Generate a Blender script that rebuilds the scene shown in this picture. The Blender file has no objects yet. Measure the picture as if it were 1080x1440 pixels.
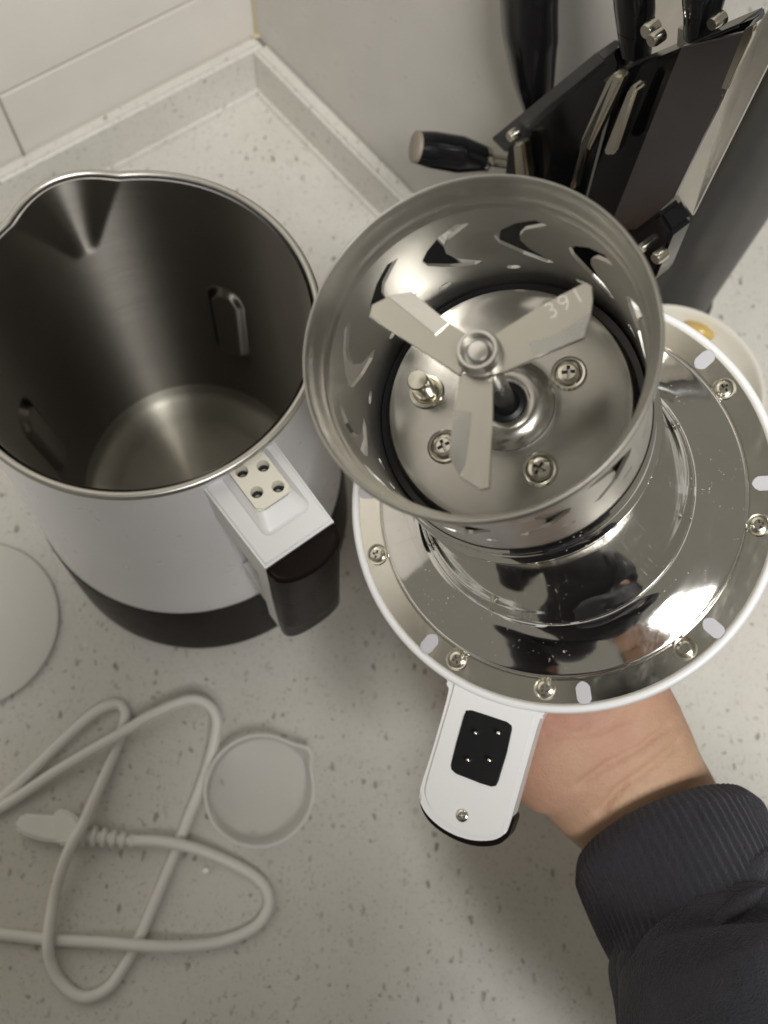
import bpy, bmesh, math, random
import numpy as np
from mathutils import Vector, Matrix
from mathutils.geometry import delaunay_2d_cdt

random.seed(7)
S = bpy.context.scene
COL = S.collection

# ------------------------------------------------------------------ camera
FPX = 1350.0                                   # focal length in pixels of a 1080 x 1440 frame
CAMZ = 0.5568
R3 = Matrix(((0.9990004733, -0.0151722258, -0.0420459015),
             (0.0, 0.9406326055, -0.3394264301),
             (0.0446996003, 0.3390871643, 0.9396924182)))
CAM = Vector((0, 0, CAMZ))
cd = bpy.data.cameras.new('camera')
cam = bpy.data.objects.new('camera', cd); COL.objects.link(cam)
cam.matrix_world = Matrix.Translation(CAM) @ R3.to_4x4()
cd.sensor_width = 36; cd.lens = FPX / 1440 * 36
cd.clip_start = 0.01; cd.clip_end = 50
cd.dof.use_dof = True; cd.dof.focus_distance = 0.29; cd.dof.aperture_fstop = 15
S.camera = cam

# ------------------------------------------------------------------ world and lamps
w = bpy.data.worlds.new('World'); S.world = w; w.use_nodes = True
bg = w.node_tree.nodes['Background']
bg.inputs[0].default_value = (1.0, 0.94, 0.80, 1); bg.inputs[1].default_value = 0.195
def area(name, loc, target, sx, sy, power, col):
    l = bpy.data.lights.new(name, 'AREA'); l.shape = 'RECTANGLE'; l.size = sx; l.size_y = sy
    l.energy = power; l.color = col
    o = bpy.data.objects.new(name, l); COL.objects.link(o); o.location = loc
    o.rotation_euler = (Vector(target) - Vector(loc)).to_track_quat('-Z', 'Y').to_euler()
    return o
area('ceiling_lamp', (0.23, -0.64, 1.50), (0.05, 0.2, 0.1), 0.44, 0.44, 30, (1.0, 0.985, 0.955))
S.view_settings.view_transform = 'Standard'; S.view_settings.look = 'None'
S.view_settings.exposure = 0; S.view_settings.gamma = 1

# ------------------------------------------------------------------ pixel -> place helpers
def ray(px, py):
    return R3 @ Vector(((px - 540) / FPX, -(py - 720) / FPX, -1))
def at(px, py, z=0.0):
    d = ray(px, py); return CAM + d * ((z - CAMZ) / d.z)
def at_plane(px, py, p0, n):
    d = ray(px, py); return CAM + d * ((p0 - CAM).dot(n) / d.dot(n))
def to_px(p):
    q = R3.transposed() @ (Vector(p) - CAM)
    return 540 + FPX * q.x / -q.z, 720 - FPX * q.y / -q.z

# ------------------------------------------------------------------ object helpers
def tag(o, label=None, cat=None, group=None, kind=None):
    if label: o['label'] = label
    if cat: o['category'] = cat
    if group: o['group'] = group
    if kind: o['kind'] = kind
    return o
def empty(name, loc=(0, 0, 0), mat=None):
    o = bpy.data.objects.new(name, None); COL.objects.link(o); o.empty_display_size = 0.02
    if mat is not None: o.matrix_world = mat
    else: o.location = loc
    return o
def obj(name, bm, m, parent=None, smooth=True, angle=35):
    me = bpy.data.meshes.new(name)
    bmesh.ops.recalc_face_normals(bm, faces=bm.faces)
    bm.to_mesh(me); bm.free()
    if smooth:
        me.polygons.foreach_set('use_smooth', [True] * len(me.polygons))
        me.set_sharp_from_angle(angle=math.radians(angle))
    o = bpy.data.objects.new(name, me); COL.objects.link(o)
    me.materials.append(m)
    if parent is not None: o.parent = parent
    return o
def lathe(prof, n=96, cap0=False, cap1=False, fr=None, bm=None, mat=None):
    """prof: (r, z) list; fr(theta, r, z) -> (r, z) displaces."""
    bm = bm or bmesh.new(); rows = []
    for r, z in prof:
        row = []
        for k in range(n):
            t = 2 * math.pi * k / n
            rr, zz = fr(t, r, z) if fr else (r, z)
            v = Vector((rr * math.cos(t), rr * math.sin(t), zz))
            row.append(bm.verts.new(mat @ v if mat else v))
        rows.append(row)
    for a, b in zip(rows, rows[1:]):
        for k in range(n):
            bm.faces.new((a[k], a[(k + 1) % n], b[(k + 1) % n], b[k]))
    if cap0: bm.faces.new(rows[0][::-1])
    if cap1: bm.faces.new(rows[-1])
    return bm
def smooth_profile(pts, k=8):
    """Catmull-Rom through (r, z) points"""
    P = [Vector(p) for p in pts]; P = [2 * P[0] - P[1]] + P + [2 * P[-1] - P[-2]]; out = []
    for i in range(1, len(P) - 2):
        for j in range(k):
            t = j / k; a, b, c, d = P[i - 1], P[i], P[i + 1], P[i + 2]
            out.append(0.5 * ((2 * b) + (c - a) * t + (2 * a - 5 * b + 4 * c - d) * t * t + (3 * b - a - 3 * c + d) * t ** 3))
    out.append(P[-2]); return [tuple(p) for p in out]
def prism(poly, z0, z1, bevel=0.0, seg=2, bm=None):
    """poly: 2-D outline extruded from z0 to z1 (local z)"""
    own = bm is None; bm = bm or bmesh.new()
    a = [bm.verts.new((p[0], p[1], z0)) for p in poly]
    b = [bm.verts.new((p[0], p[1], z1)) for p in poly]
    n = len(poly); top = bm.faces.new(b); bot = bm.faces.new(a[::-1])
    for k in range(n): bm.faces.new((a[k], a[(k + 1) % n], b[(k + 1) % n], b[k]))
    if bevel:
        bmesh.ops.bevel(bm, geom=list(top.edges), offset=bevel, segments=seg, affect='EDGES', clamp_overlap=True)
    return bm
def slab(pts, n, t, bevel=0.0):
    """world polygon pts with thickness t along n"""
    n = n.normalized(); bm = bmesh.new()
    a = [bm.verts.new(p) for p in pts]; b = [bm.verts.new(Vector(p) + n * t) for p in pts]
    k = len(pts); f1 = bm.faces.new(a); f2 = bm.faces.new(b[::-1])
    for i in range(k): bm.faces.new((a[i], b[i], b[(i + 1) % k], a[(i + 1) % k]))
    bmesh.ops.recalc_face_normals(bm, faces=bm.faces)
    if bevel: bmesh.ops.bevel(bm, geom=list(bm.edges), offset=bevel, segments=2, affect='EDGES', clamp_overlap=True)
    return bm
def box(c, size, bevel=0.0, seg=2, bm=None):
    bm = bm or bmesh.new()
    r = bmesh.ops.create_cube(bm, size=1, matrix=Matrix.Translation(c) @ Matrix.Diagonal((*size, 1)))
    if bevel:
        es = {e for v in r['verts'] for e in v.link_edges}
        bmesh.ops.bevel(bm, geom=list(es), offset=bevel, segments=seg, affect='EDGES')
    return bm
def roundrect(cx, cy, wx, wy, r, k=5):
    out = []
    for sx, sy, a0 in ((1, 1, 0), (-1, 1, 90), (-1, -1, 180), (1, -1, 270)):
        for j in range(k + 1):
            a = math.radians(a0 + 90 * j / k)
            out.append((cx + sx * (wx / 2 - r) + r * math.cos(a), cy + sy * (wy / 2 - r) + r * math.sin(a)))
    return out
def spline(pts, k=8):
    P = [Vector(p) for p in pts]; P = [2 * P[0] - P[1]] + P + [2 * P[-1] - P[-2]]; out = []
    for i in range(1, len(P) - 2):
        for j in range(k):
            t = j / k; a, b, c, d = P[i - 1], P[i], P[i + 1], P[i + 2]
            out.append(0.5 * ((2 * b) + (c - a) * t + (2 * a - 5 * b + 4 * c - d) * t * t + (3 * b - a - 3 * c + d) * t ** 3))
    out.append(P[-2].copy()); return out
def tube(path, rad, n=12, bm=None, caps=True, flat=None, up=Vector((0, 0, 1))):
    """sweep; rad a number or one per point; flat: (wide, thick) multipliers per point or one pair"""
    bm = bm or bmesh.new(); rows = []; N = len(path)
    for i, p in enumerate(path):
        t = (path[min(i + 1, N - 1)] - path[max(i - 1, 0)]).normalized()
        s = t.cross(up)
        if s.length < 1e-4: s = t.cross(Vector((0, 1, 0)))
        s.normalize(); u = s.cross(t).normalized()
        r = rad[i] if hasattr(rad, '__len__') else rad
        fw, ft = (flat[i] if isinstance(flat, list) else flat) if flat else (1, 1)
        rows.append([bm.verts.new(p + s * (r * fw * math.cos(2 * math.pi * k / n)) + u * (r * ft * math.sin(2 * math.pi * k / n))) for k in range(n)])
    for a, b in zip(rows, rows[1:]):
        for k in range(n): bm.faces.new((a[k], a[(k + 1) % n], b[(k + 1) % n], b[k]))
    if caps: bm.faces.new(rows[0][::-1]); bm.faces.new(rows[-1])
    return bm
def ball(c, r, bm=None, seg=16, scale=(1, 1, 1), rot=None):
    bm = bm or bmesh.new()
    m = Matrix.Translation(c) @ (rot.to_4x4() if rot else Matrix()) @ Matrix.Diagonal((*scale, 1))
    bmesh.ops.create_uvsphere(bm, u_segments=seg, v_segments=seg // 2, radius=r, matrix=m)
    return bm

# ------------------------------------------------------------------ materials
def mat(name, col, rough=0.5, metal=0.0, **kw):
    m = bpy.data.materials.new(name); m.use_nodes = True
    b = m.node_tree.nodes['Principled BSDF']
    b.inputs['Base Color'].default_value = (*col, 1); b.inputs['Roughness'].default_value = rough
    b.inputs['Metallic'].default_value = metal
    for k, v in kw.items(): b.inputs[k.replace('_', ' ')].default_value = v
    return m
class NT:
    def __init__(s, m): s.t = m.node_tree; s.b = s.t.nodes['Principled BSDF']
    def n(s, typ, **kw):
        o = s.t.nodes.new(typ)
        for k, v in kw.items():
            if k.startswith('i_'):
                key = k[2:]; key = int(key) if key.isdigit() else key.replace('_', ' ')
                o.inputs[key].default_value = v
            else: setattr(o, k, v)
        return o
    def l(s, a, b): s.t.links.new(a, b)
    def ramp(s, src, stops, interp='LINEAR'):
        r = s.n('ShaderNodeValToRGB'); r.color_ramp.interpolation = interp
        e = r.color_ramp.elements
        while len(e) < len(stops): e.new(0.5)
        for x, (p, c) in zip(e, stops):
            x.position = p; x.color = (c, c, c, 1) if not hasattr(c, '__len__') else (*c, 1)
        s.l(src, r.inputs[0]); return r.outputs[0]
    def mixc(s, f, a, b):
        m = s.n('ShaderNodeMix', data_type='RGBA')
        for v, i in ((f, 0), (a, 6), (b, 7)):
            if hasattr(v, 'default_value') or hasattr(v, 'is_output'): s.l(v, m.inputs[i])
            else: m.inputs[i].default_value = v if i == 0 else (*v, 1)
        return m.outputs[2]
    def obj(s, scale=(1, 1, 1)):
        c = s.n('ShaderNodeTexCoord'); m = s.n('ShaderNodeMapping'); m.inputs['Scale'].default_value = scale
        s.l(c.outputs['Object'], m.inputs[0]); return m.outputs[0]
    def noise(s, vec, scale, detail=3, rough=.55):
        o = s.n('ShaderNodeTexNoise'); o.inputs['Scale'].default_value = scale; o.inputs['Detail'].default_value = detail
        o.inputs['Roughness'].default_value = rough; s.l(vec, o.inputs['Vector']); return o.outputs['Fac']
    def bump(s, h, strength, dist):
        o = s.n('ShaderNodeBump'); o.inputs['Strength'].default_value = strength; o.inputs['Distance'].default_value = dist
        s.l(h, o.inputs['Height']); s.l(o.outputs[0], s.b.inputs['Normal'])

ANR = 0.25
def steel(name, col, rough, spread, brush=None, scale=60, stain=0.0, bump=0.0, stain_col=(.55, .5, .38), aniso=0, smear=0.0):
    m = mat(name, col, rough, 1.0); t = NT(m)
    v = t.obj(brush or (1, 1, 1)); f = t.noise(v, scale, 4)
    rr = t.ramp(f, [(0.25, max(.02, rough - spread)), (0.75, rough + spread)])
    if smear:                                   # wiped-on film: long soft smears that dull the polish
        sm = t.ramp(t.noise(t.obj((1, 2.6, 1)), 34, 6, .7), [(.52, 0.0), (.72, smear)])
        ad = t.n('ShaderNodeMath', operation='ADD'); t.l(rr, ad.inputs[0]); t.l(sm, ad.inputs[1]); rr = ad.outputs[0]
    t.l(rr, t.b.inputs['Roughness'])
    v2 = t.obj(); f2 = t.noise(v2, 45, 4, .6)
    c = t.mixc(t.ramp(f2, [(.35, 0.0), (.75, .35)]), col, tuple(x * .80 for x in col))
    if stain:
        f3 = t.noise(v2, 900, 2); f4 = t.noise(v2, 60, 2)
        mm = t.n('ShaderNodeMath', operation='MULTIPLY'); t.l(t.ramp(f3, [(.69, 0.0), (.72, 1.0)]), mm.inputs[0]); t.l(t.ramp(f4, [(.5, 0.0), (.62, stain)]), mm.inputs[1])
        c = t.mixc(mm.outputs[0], c, stain_col)
        s = t.n('ShaderNodeMath', operation='SUBTRACT'); s.inputs[0].default_value = 1.0; t.l(mm.outputs[0], s.inputs[1]); t.l(s.outputs[0], t.b.inputs['Metallic'])
    t.l(c, t.b.inputs['Base Color'])
    if aniso:
        t.b.inputs['Anisotropic'].default_value = aniso; t.b.inputs['Anisotropic Rotation'].default_value = ANR
        tg = t.n('ShaderNodeTangent', direction_type='RADIAL', axis='Z'); t.l(tg.outputs[0], t.b.inputs['Tangent'])
    if bump: t.bump(f, bump, 0.0004)
    return m
def plastic(name, col, rough=.35, var=.06, grain=0.0, scale=300, spec=.5, rv=.03):
    m = mat(name, col, rough); t = NT(m); v = t.obj()
    f = t.noise(v, 25, 5); t.l(t.mixc(t.ramp(f, [(.3, 0.0), (.8, 1.0)]), col, tuple(x * (1 - var * 1.6) for x in col)), t.b.inputs['Base Color'])
    f2 = t.noise(v, 80, 3); t.l(t.ramp(f2, [(.3, max(.02, rough - rv)), (.7, rough + rv)]), t.b.inputs['Roughness'])
    t.b.inputs['Specular IOR Level'].default_value = spec
    if grain: t.bump(t.noise(v, scale, 2), grain, 0.0003)
    return m

def quartz():
    m = mat('speckled_quartz', (.62, .595, .54), .33); t = NT(m); v = t.obj()
    base = t.mixc(t.ramp(t.noise(v, 14, 5), [(.3, 0.0), (.75, 1.0)]), (.655, .635, .59), (.585, .565, .515))
    for sc, thr, cmin, col, stretch in ((175, .26, .60, (.17, .15, .115), (1, .62, 1)), (620, .32, .48, (.22, .20, .16), (1, .8, 1)), (250, .25, .62, (.22, .20, .155), (.75, 1, 1)), (430, .28, .60, (.27, .25, .20), (.7, 1, 1)), (260, .25, .84, (.70, .69, .65), (1, .8, 1))):
        vv = t.obj(stretch)
        nz = t.n('ShaderNodeTexNoise'); nz.inputs['Scale'].default_value = sc * 1.6; t.l(vv, nz.inputs['Vector'])
        ad = t.n('ShaderNodeVectorMath', operation='MULTIPLY_ADD'); t.l(nz.outputs['Color'], ad.inputs[0]); ad.inputs[1].default_value = (.0045,) * 3; t.l(vv, ad.inputs[2])
        vo = t.n('ShaderNodeTexVoronoi'); vo.inputs['Scale'].default_value = sc; t.l(ad.outputs[0], vo.inputs['Vector'])
        sp = t.n('ShaderNodeSeparateColor'); t.l(vo.outputs['Color'], sp.inputs[0])
        a = t.ramp(vo.outputs['Distance'], [(thr * .55, 1.0), (thr, 0.0)])
        b = t.ramp(sp.outputs[0], [(cmin, 0.0), (cmin + .08, 1.0)])
        mm = t.n('ShaderNodeMath', operation='MULTIPLY'); t.l(a, mm.inputs[0]); t.l(b, mm.inputs[1])
        st = t.n('ShaderNodeMath', operation='MULTIPLY'); t.l(mm.outputs[0], st.inputs[0]); t.l(t.ramp(sp.outputs[1], [(0, .25), (1, .85)]), st.inputs[1])
        base = t.mixc(st.outputs[0], base, col)
    t.l(base, t.b.inputs['Base Color'])
    t.l(t.ramp(t.noise(v, 40, 3), [(.3, .26), (.7, .42)]), t.b.inputs['Roughness'])
    return m

M_QUARTZ = quartz()
M_TILE = plastic('glazed_cream_tile', (.66, .63, .58), .22, .05)
M_TILE2 = plastic('glazed_grey_tile', (.57, .55, .515), .30, .05)
M_GROUT = plastic('tile_grout', (.40, .37, .31), .9, .2, .5, 400)
M_SEAL = plastic('aged_sealant', (.52, .45, .30), .6, .25, .3)
M_WHITE = plastic('white_plastic', (.78, .775, .80), .30, .03)
M_WHITE2 = plastic('bright_white_plastic', (.755, .755, .76), .38, .02)
M_CLIP = plastic('translucent_clip_plastic', (.50, .49, .52), .35, .1)
M_CREAM = plastic('cream_plastic', (.80, .77, .67), .42, .03)
M_BROWN = plastic('dark_brown_plastic', (.012, .0082, .0074), .25, .1, spec=.08)
M_BROWN.node_tree.nodes['Principled BSDF'].inputs['IOR'].default_value = 1.2
M_BLACK = plastic('black_plastic', (.006, .006, .007), .12, .1, spec=.35)
M_MATTE = plastic('black_socket_plastic', (.006, .006, .007), .40, .1, spec=.25)
M_CORD = plastic('white_cord_rubber', (.78, .77, .72), .42, .05)
M_CROSS = mat('dark_cross_recess', (.05, .045, .035), .7, .4)
M_DARK = mat('dark_recess', (.01, .01, .01), .7)
M_CHROME = steel('polished_steel', (.83, .82, .79), .06, .025, stain=.9, smear=.07)
M_SATIN = steel('satin_steel', (.50, .487, .455), .22, .07, (1, 1, 6), 60)
M_RIM = steel('worn_rim_steel', (.54, .525, .485), .38, .06, (1, 1, 1), 120)
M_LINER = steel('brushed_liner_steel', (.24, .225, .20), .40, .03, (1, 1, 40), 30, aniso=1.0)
M_FLOOR = steel('kettle_floor_steel', (.46, .44, .38), .40, .05, aniso=1.0)
M_FLANGE = steel('satin_flange_steel', (.74, .715, .65), .15, .05, smear=.12)
M_BLADE = steel('ground_blade_steel', (.53, .51, .455), .33, .05, (4, 40, 1), 40)
M_BEVEL = steel('honed_edge_steel', (.68, .67, .64), .26, .05)
M_CUP = steel('satin_cup_steel', (.52, .505, .47), .36, .03, (1, 1, 14), 40)
M_BOLT = steel('bolt_steel', (.70, .67, .58), .18, .06)
M_ACRYL = plastic('smoked_acrylic', (.06, .06, .06), .14, .1)
M_PIPE = plastic('grey_pipe_coating', (.075, .073, .069), .34, .15, .15, spec=.6)
M_BOWL = plastic('cream_porcelain', (.74, .71, .63), .16, .03)
M_SAUCER = plastic('matt_white_stoneware', (.60, .585, .54), .5, .03)
M_ENGRAVE = mat('etched_mark', (.72, .70, .64), .5, .9)

# ------------------------------------------------------------------ setting: counter, walls, upstands
KC = Vector((-0.08372, 0.19983, 0))            # kettle centre
corner = at(362, 128)
dL = (at(185, 222) - corner).normalized(); dL.z = 0; dL.normalize()      # along the left wall, away from the corner
dR = (at(525, 295) - corner); dR.z = 0; dR.normalize()                   # along the right wall
# inward normals
nL = Vector((dL.y, -dL.x, 0)); nL = nL if nL.dot(dR) > 0 else -nL
nR = Vector((dR.y, -dR.x, 0)); nR = nR if nR.dot(dL) > 0 else -nR
UH, UT = 0.038, 0.014                                                     # upstand height, thickness
def isect(p, d, q, e):
    k = (q - p).cross(e).z / d.cross(e).z; return p + d * k
bm = bmesh.new(); box((0.15, 0.34, -0.015), (2.2, 0.98, 0.03), bm=bm)
tag(obj('countertop', bm, M_QUARTZ, smooth=False), kind='structure')

wc = isect(corner - nL * UT, dL, corner - nR * UT, dR)                    # wall corner line
ENDR = 0.285                                                              # the pillar ends here
def wall_prism(pts, z0, z1): return prism([(p.x, p.y) for p in pts], z0, z1)
wl = tag(obj('wall_left', wall_prism([wc + dL * 1.1, wc - dL * 1.6, wc - dL * 1.6 - nL * .1, wc + dL * 1.1 - nL * .1], -.03, 1.5), M_GROUT, smooth=False), kind='structure')
pil_end = wc + dR * ENDR
# grey pillar beside the corner: its face towards the room carries one tall smooth tile per course
wr = tag(obj('wall_right', wall_prism([wc + nL * .001, pil_end, pil_end - nR * .06, wc + nL * .001 - nR * .06], .0005, 1.5), M_GROUT, smooth=False), kind='structure')

def tile_course(parent, p0, d, n, u0, u1, z0, z1, m):
    a, b = p0 + d * u0, p0 + d * u1
    pts = [Vector((a.x, a.y, z0)), Vector((b.x, b.y, z0)), Vector((b.x, b.y, z1)), Vector((a.x, a.y, z1))]
    return obj('tile', slab([q - n * .002 for q in pts], n, .0055, .0009), m, parent)
# left wall: seam seen running up to the right above the upstand, with a vertical joint at its left
zt = 0.0
pw = wc + nL * .0035
seam = at_plane(140, 66, pw, nL)
vj = at_plane(12, 168, pw, nL); uj = (vj - wc).dot(dL)
g = .0016
TL = 0.30
for i in range(-1, 4):
    u0, u1 = uj + (i - 1) * TL + g / 2, uj + i * TL - g / 2
    u0 = max(u0, -1.2)
    lo = (0.004 if True else 0)
    if i <= 1 : u0 = max(u0, .004)
    if u1 - u0 < .01: continue
    tile_course(wl, wc, dL, nL, u0, u1, UH - .006, seam.z - g / 2, M_TILE)
    for k in range(4):
        tile_course(wl, wc, dL, nL, u0 + (0 if k % 2 else .0), u1, seam.z + g / 2 + k * TL, seam.z + (k + 1) * TL - g / 2, M_TILE)
for k in range(4):
    tile_course(wr, wc, dR, nR, .004, ENDR - .001, (UH - .006) if k == 0 else .40 * k + g / 2, .40 * (k + 1) - g / 2, M_TILE2)
# upstands (same quartz as the counter), front faces through the measured lines
def upstand(name, d, n, u0, u1, other):
    P = [corner + d * u0, corner + d * u1, corner + d * u1 - n * (UT - .0036), corner + d * u0 - n * (UT - .0036)]
    bm = bmesh.new()
    prism([(p.x, p.y) for p in P], .0004, UH, bm=bm)
    bmesh.ops.recalc_face_normals(bm, faces=bm.faces)
    bmesh.ops.bevel(bm, geom=[e for e in bm.edges if all(v.co.z > UH - 1e-4 for v in e.verts)], offset=.0022, segments=3, affect='EDGES')
    return tag(obj(name, bm, M_QUARTZ), kind='structure')
upstand('backsplash_left', dL, nL, -UT * .6, 1.0, None)
upstand('backsplash_right', dR, nR, .0008, ENDR - UT, None)
# rounded fillet of the counter where it meets the left upstand, and aged sealant in the corner
bm = bmesh.new()
tube([corner + dL * .0 + nL * .001 + Vector((0, 0, .0012)), corner + dL * 1.0 + nL * .001 + Vector((0, 0, .0012))], .0022, 8, bm=bm)
tube([corner + dR * .0 + nR * .001 + Vector((0, 0, .0012)), corner + dR * (ENDR - UT) + nR * .001 + Vector((0, 0, .0012))], .0022, 8, bm=bm)
tag(obj('counter_joint', bm, M_QUARTZ), kind='structure')
bm = bmesh.new()
cz = wc + (nL + nR) * .0036
tube(spline([cz + Vector((0, 0, UH + .001)), cz + Vector((.0003, 0, .12)), cz + Vector((0, 0, .5))], 10), .0016, 8, bm=bm)
ball(cz + (nL + nR) * .001 + Vector((0, 0, UH + .0005)), .003, bm, 10, (1.3, 1, .5))
ball(corner + (nL + nR) * .001 + Vector((0, 0, .0015)), .0016, bm, 10)
tag(obj('corner_sealant', bm, M_SEAL), kind='structure')

# ------------------------------------------------------------------ the kettle jug
KH, KR, KB = .2196, .0725, .0854
hp = at(376, 708, .211) - KC; th = math.atan2(hp.y, hp.x)                # handle direction
sp = at(84, 268, .2196) - KC; ths = math.atan2(sp.y, sp.x) - th           # spout direction, relative
K = tag(empty('kettle_jug', mat=Matrix.Translation(KC) @ Matrix.Rotation(th, 4, 'Z')),
        'white soymilk jug with dark brown base and open steel interior, standing in the corner', 'jug')
KM = K.matrix_world.copy(); KI = KM.inverted()
def body_r(z): return KR - .0008 + (KB - KR + .0008) * (1 - (max(z, 0) / KH) ** 1.35)
def wrapang(a): return (a + math.pi) % (2 * math.pi) - math.pi
def spout(t, z):
    a = abs(wrapang(t - ths)); h = max(0, min(1, (z - .180) / (KH - .180)))
    if h <= 0: return 0.0
    wd = .08 + .27 * h; q = min(1, a / wd)
    return .0056 * h ** .55 * (1 - q * q) ** 1.25
def fr_out(t, r, z): return r + spout(t, z) * .9, z + math.exp(-(wrapang(t - ths) / .3) ** 2) * .0012 * max(0, (z - .18) / .04)
# white/brown boundary height from the picture
zb = min((abs(max(to_px(KM @ Vector((body_r(z) * math.cos(a), body_r(z) * math.sin(a), z)))[1] for a in np.linspace(-math.pi, math.pi, 90)) - 862), z) for z in np.linspace(.02, .12, 60))[1]
obj('body', lathe([(body_r(z), z) for z in np.linspace(zb, KH - .003, 60)], 160, fr=fr_out), M_WHITE, K)
bm = lathe([(0.0005, .0006), (KB - .006, .0006), (KB - .0015, .002)] + [(body_r(z) + .0006, z) for z in np.linspace(.005, zb, 16)] + [(body_r(zb) - .002, zb + .0004)], 128)
band = obj('base_band', bm, M_BROWN, K)
# steel rim: rolled lip following the spout
bm = bmesh.new()
lip = [(KR + .0004 + .0017 * math.cos(a), KH - .0012 + .0017 * math.sin(a)) for a in np.linspace(-math.pi * .9, math.pi * .9, 14)]
obj('rim', lathe(lip + [lip[0]], 160, fr=lambda t, r, z: (r + spout(t, KH) * .95, z + math.exp(-(wrapang(t - ths) / .3) ** 2) * .0012)), M_RIM, K)
# liner: walls with the spout lip and pressed-in level bars
ribs = []
for px, py in ((325, 450),):
    d = ray(px, py); o = CAM - KC; A = d.x ** 2 + d.y ** 2; B = o.x * d.x + o.y * d.y; C = o.x ** 2 + o.y ** 2 - .0665 ** 2
    s = (-B + math.sqrt(max(0, B * B - A * C))) / A; p = KI @ (CAM + d * s); ribs += [(math.atan2(p.y, p.x), p.z), (-math.atan2(p.y, p.x), p.z)]
def pill(t, z, tc, zc):
    dx = wrapang(t - tc) * .067; dz = max(0, abs(z - zc) - .020)
    q = math.hypot(dx, dz); return max(0, min(1, (.0105 - q) / .0040))
def fr_in(t, r, z):
    r = r + spout(t, z)
    for tc, zc in ribs: 
        p = pill(t, z, tc, zc); r -= .0034 * p * p * (3 - 2 * p)
    return r, z + math.exp(-(wrapang(t - ths) / .3) ** 2) * .0012 * max(0, min(1, (z - .18) / .04))
zf = .040
prof = [(.0005, zf + .0012), (.020, zf + .0011), (.040, zf + .0008), (.0440, zf + .0004), (.0455, zf), (.0500, zf), (.0555, zf + .0003), (.0585, zf + .0016), (.0601, zf + .0042), (.0608, zf + .010)]
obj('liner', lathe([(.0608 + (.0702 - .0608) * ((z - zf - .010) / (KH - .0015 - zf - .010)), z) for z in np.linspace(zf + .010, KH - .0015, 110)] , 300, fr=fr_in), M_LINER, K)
obj('liner_floor', lathe(prof, 128), M_FLOOR, K)
# handle: white bracket on top, white inner spine, brown grip cover
def kl(px, py, z): return KI @ at(px, py, z)
ZT = .2105
c = [kl(372, 798, ZT), kl(470, 733, ZT), kl(392, 612, ZT), kl(292, 690, ZT)]
xo = (c[0].x + c[1].x) / 2; hw = abs(c[0].y - c[1].y) / 2; yc = (c[0].y + c[1].y) / 2
H = obj('handle', prism([(xo, yc - hw), (xo, yc + hw), (.070, yc + hw * 1.05), (.070, yc - hw * 1.05)], ZT - .028, ZT, .0012, 3), M_WHITE2, K)
zl = min((abs(to_px(KM @ Vector((xo + .007, yc - hw * .6, z)))[1] - 893), z) for z in np.linspace(.03, .2, 120))[1]
bm = bmesh.new(); box((xo - .0055, yc, (ZT - .028 + zl) / 2 - .0005), (.011, hw * 1.96, ZT - .029 - zl), .0015, bm=bm)
box(((.076 + xo - .012) / 2, yc, zl + .012), (xo - .012 - .076, hw * 1.7, .024), .003, bm=bm)
obj('handle_spine', bm, M_WHITE2, H)
g_out = []
for k in range(25):
    a = -math.pi / 2 + math.pi * k / 24
    g_out.append((xo + .0006 + .0098 * abs(math.cos(a)) ** .7, yc + hw * math.sin(a) * 1.0))
bm = bmesh.new(); rows_ = []
for z_, ins in ((zl, .0020), (zl + .0006, .0008), (zl + .002, 0), (zl + .03, 0), (ZT - .045, 0), (ZT - .008, 0), (ZT - .0056, .0001), (ZT - .0049, .0007), (ZT - .0047, .0014)):
    row = []
    for gx, gy in g_out:
        k = max(0, (gx - xo) / .0105); zz = z_
        if z_ > ZT - .02: zz += .0038 - .0042 * k
        elif z_ < zl + .01: zz += .012 * k * k
        cx_ = xo + .003
        row.append(bm.verts.new((max(xo + .0006, gx - ins * (1 if gx > xo + .002 else 0)), gy - ins * (1 if gy > yc else -1) * min(1, abs(gy - yc) / (hw * .6)), zz)))
    rows_.append(row)
for a, b in zip(rows_, rows_[1:]):
    for k in range(len(a)): bm.faces.new((a[k], a[(k + 1) % len(a)], b[(k + 1) % len(a)], b[k]))
bm.faces.new(rows_[0][::-1]); bm.faces.new(rows_[-1])
obj('grip_cover', bm, M_BROWN, H, angle=50)
# socket block on the bracket
s0, s1, s2, s3 = [kl(*p, ZT + .006) for p in ((319, 656), (368, 631), (412, 690), (361, 721))]
sx = (s0.x + s1.x) / 2, (s2.x + s3.x) / 2; sy = (s0.y + s3.y) / 2, (s1.y + s2.y) / 2
scx, scy, swx, swy = sum(sx) / 2, sum(sy) / 2, abs(sx[1] - sx[0]), abs(sy[1] - sy[0])
SK = obj('socket', prism(roundrect(scx, scy, swx, swy, .002), ZT - .001, ZT + .006, .0008, 3), M_CREAM, K)
bm = bmesh.new(); rws = []
for zz, gx, gy, dx in ((ZT - .001, .0105, .0058, .0030), (ZT + .0006, .0105, .0058, .0030), (ZT + .0013, .0098, .0052, .0028), (ZT + .0018, .0080, .0040, .0022), (ZT + .0044, .0004, .0003, 0)):
    rws.append([bm.verts.new((x, y, zz)) for x, y in roundrect(scx + dx, scy, swx + gx, swy + gy, .0032)])
for a, b in zip(rws, rws[1:]):
    for k in range(len(a)): bm.faces.new((a[k], a[(k + 1) % len(a)], b[(k + 1) % len(a)], b[k]))
obj('socket_skirt', bm, M_WHITE2, SK)
hr = .0024
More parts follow.
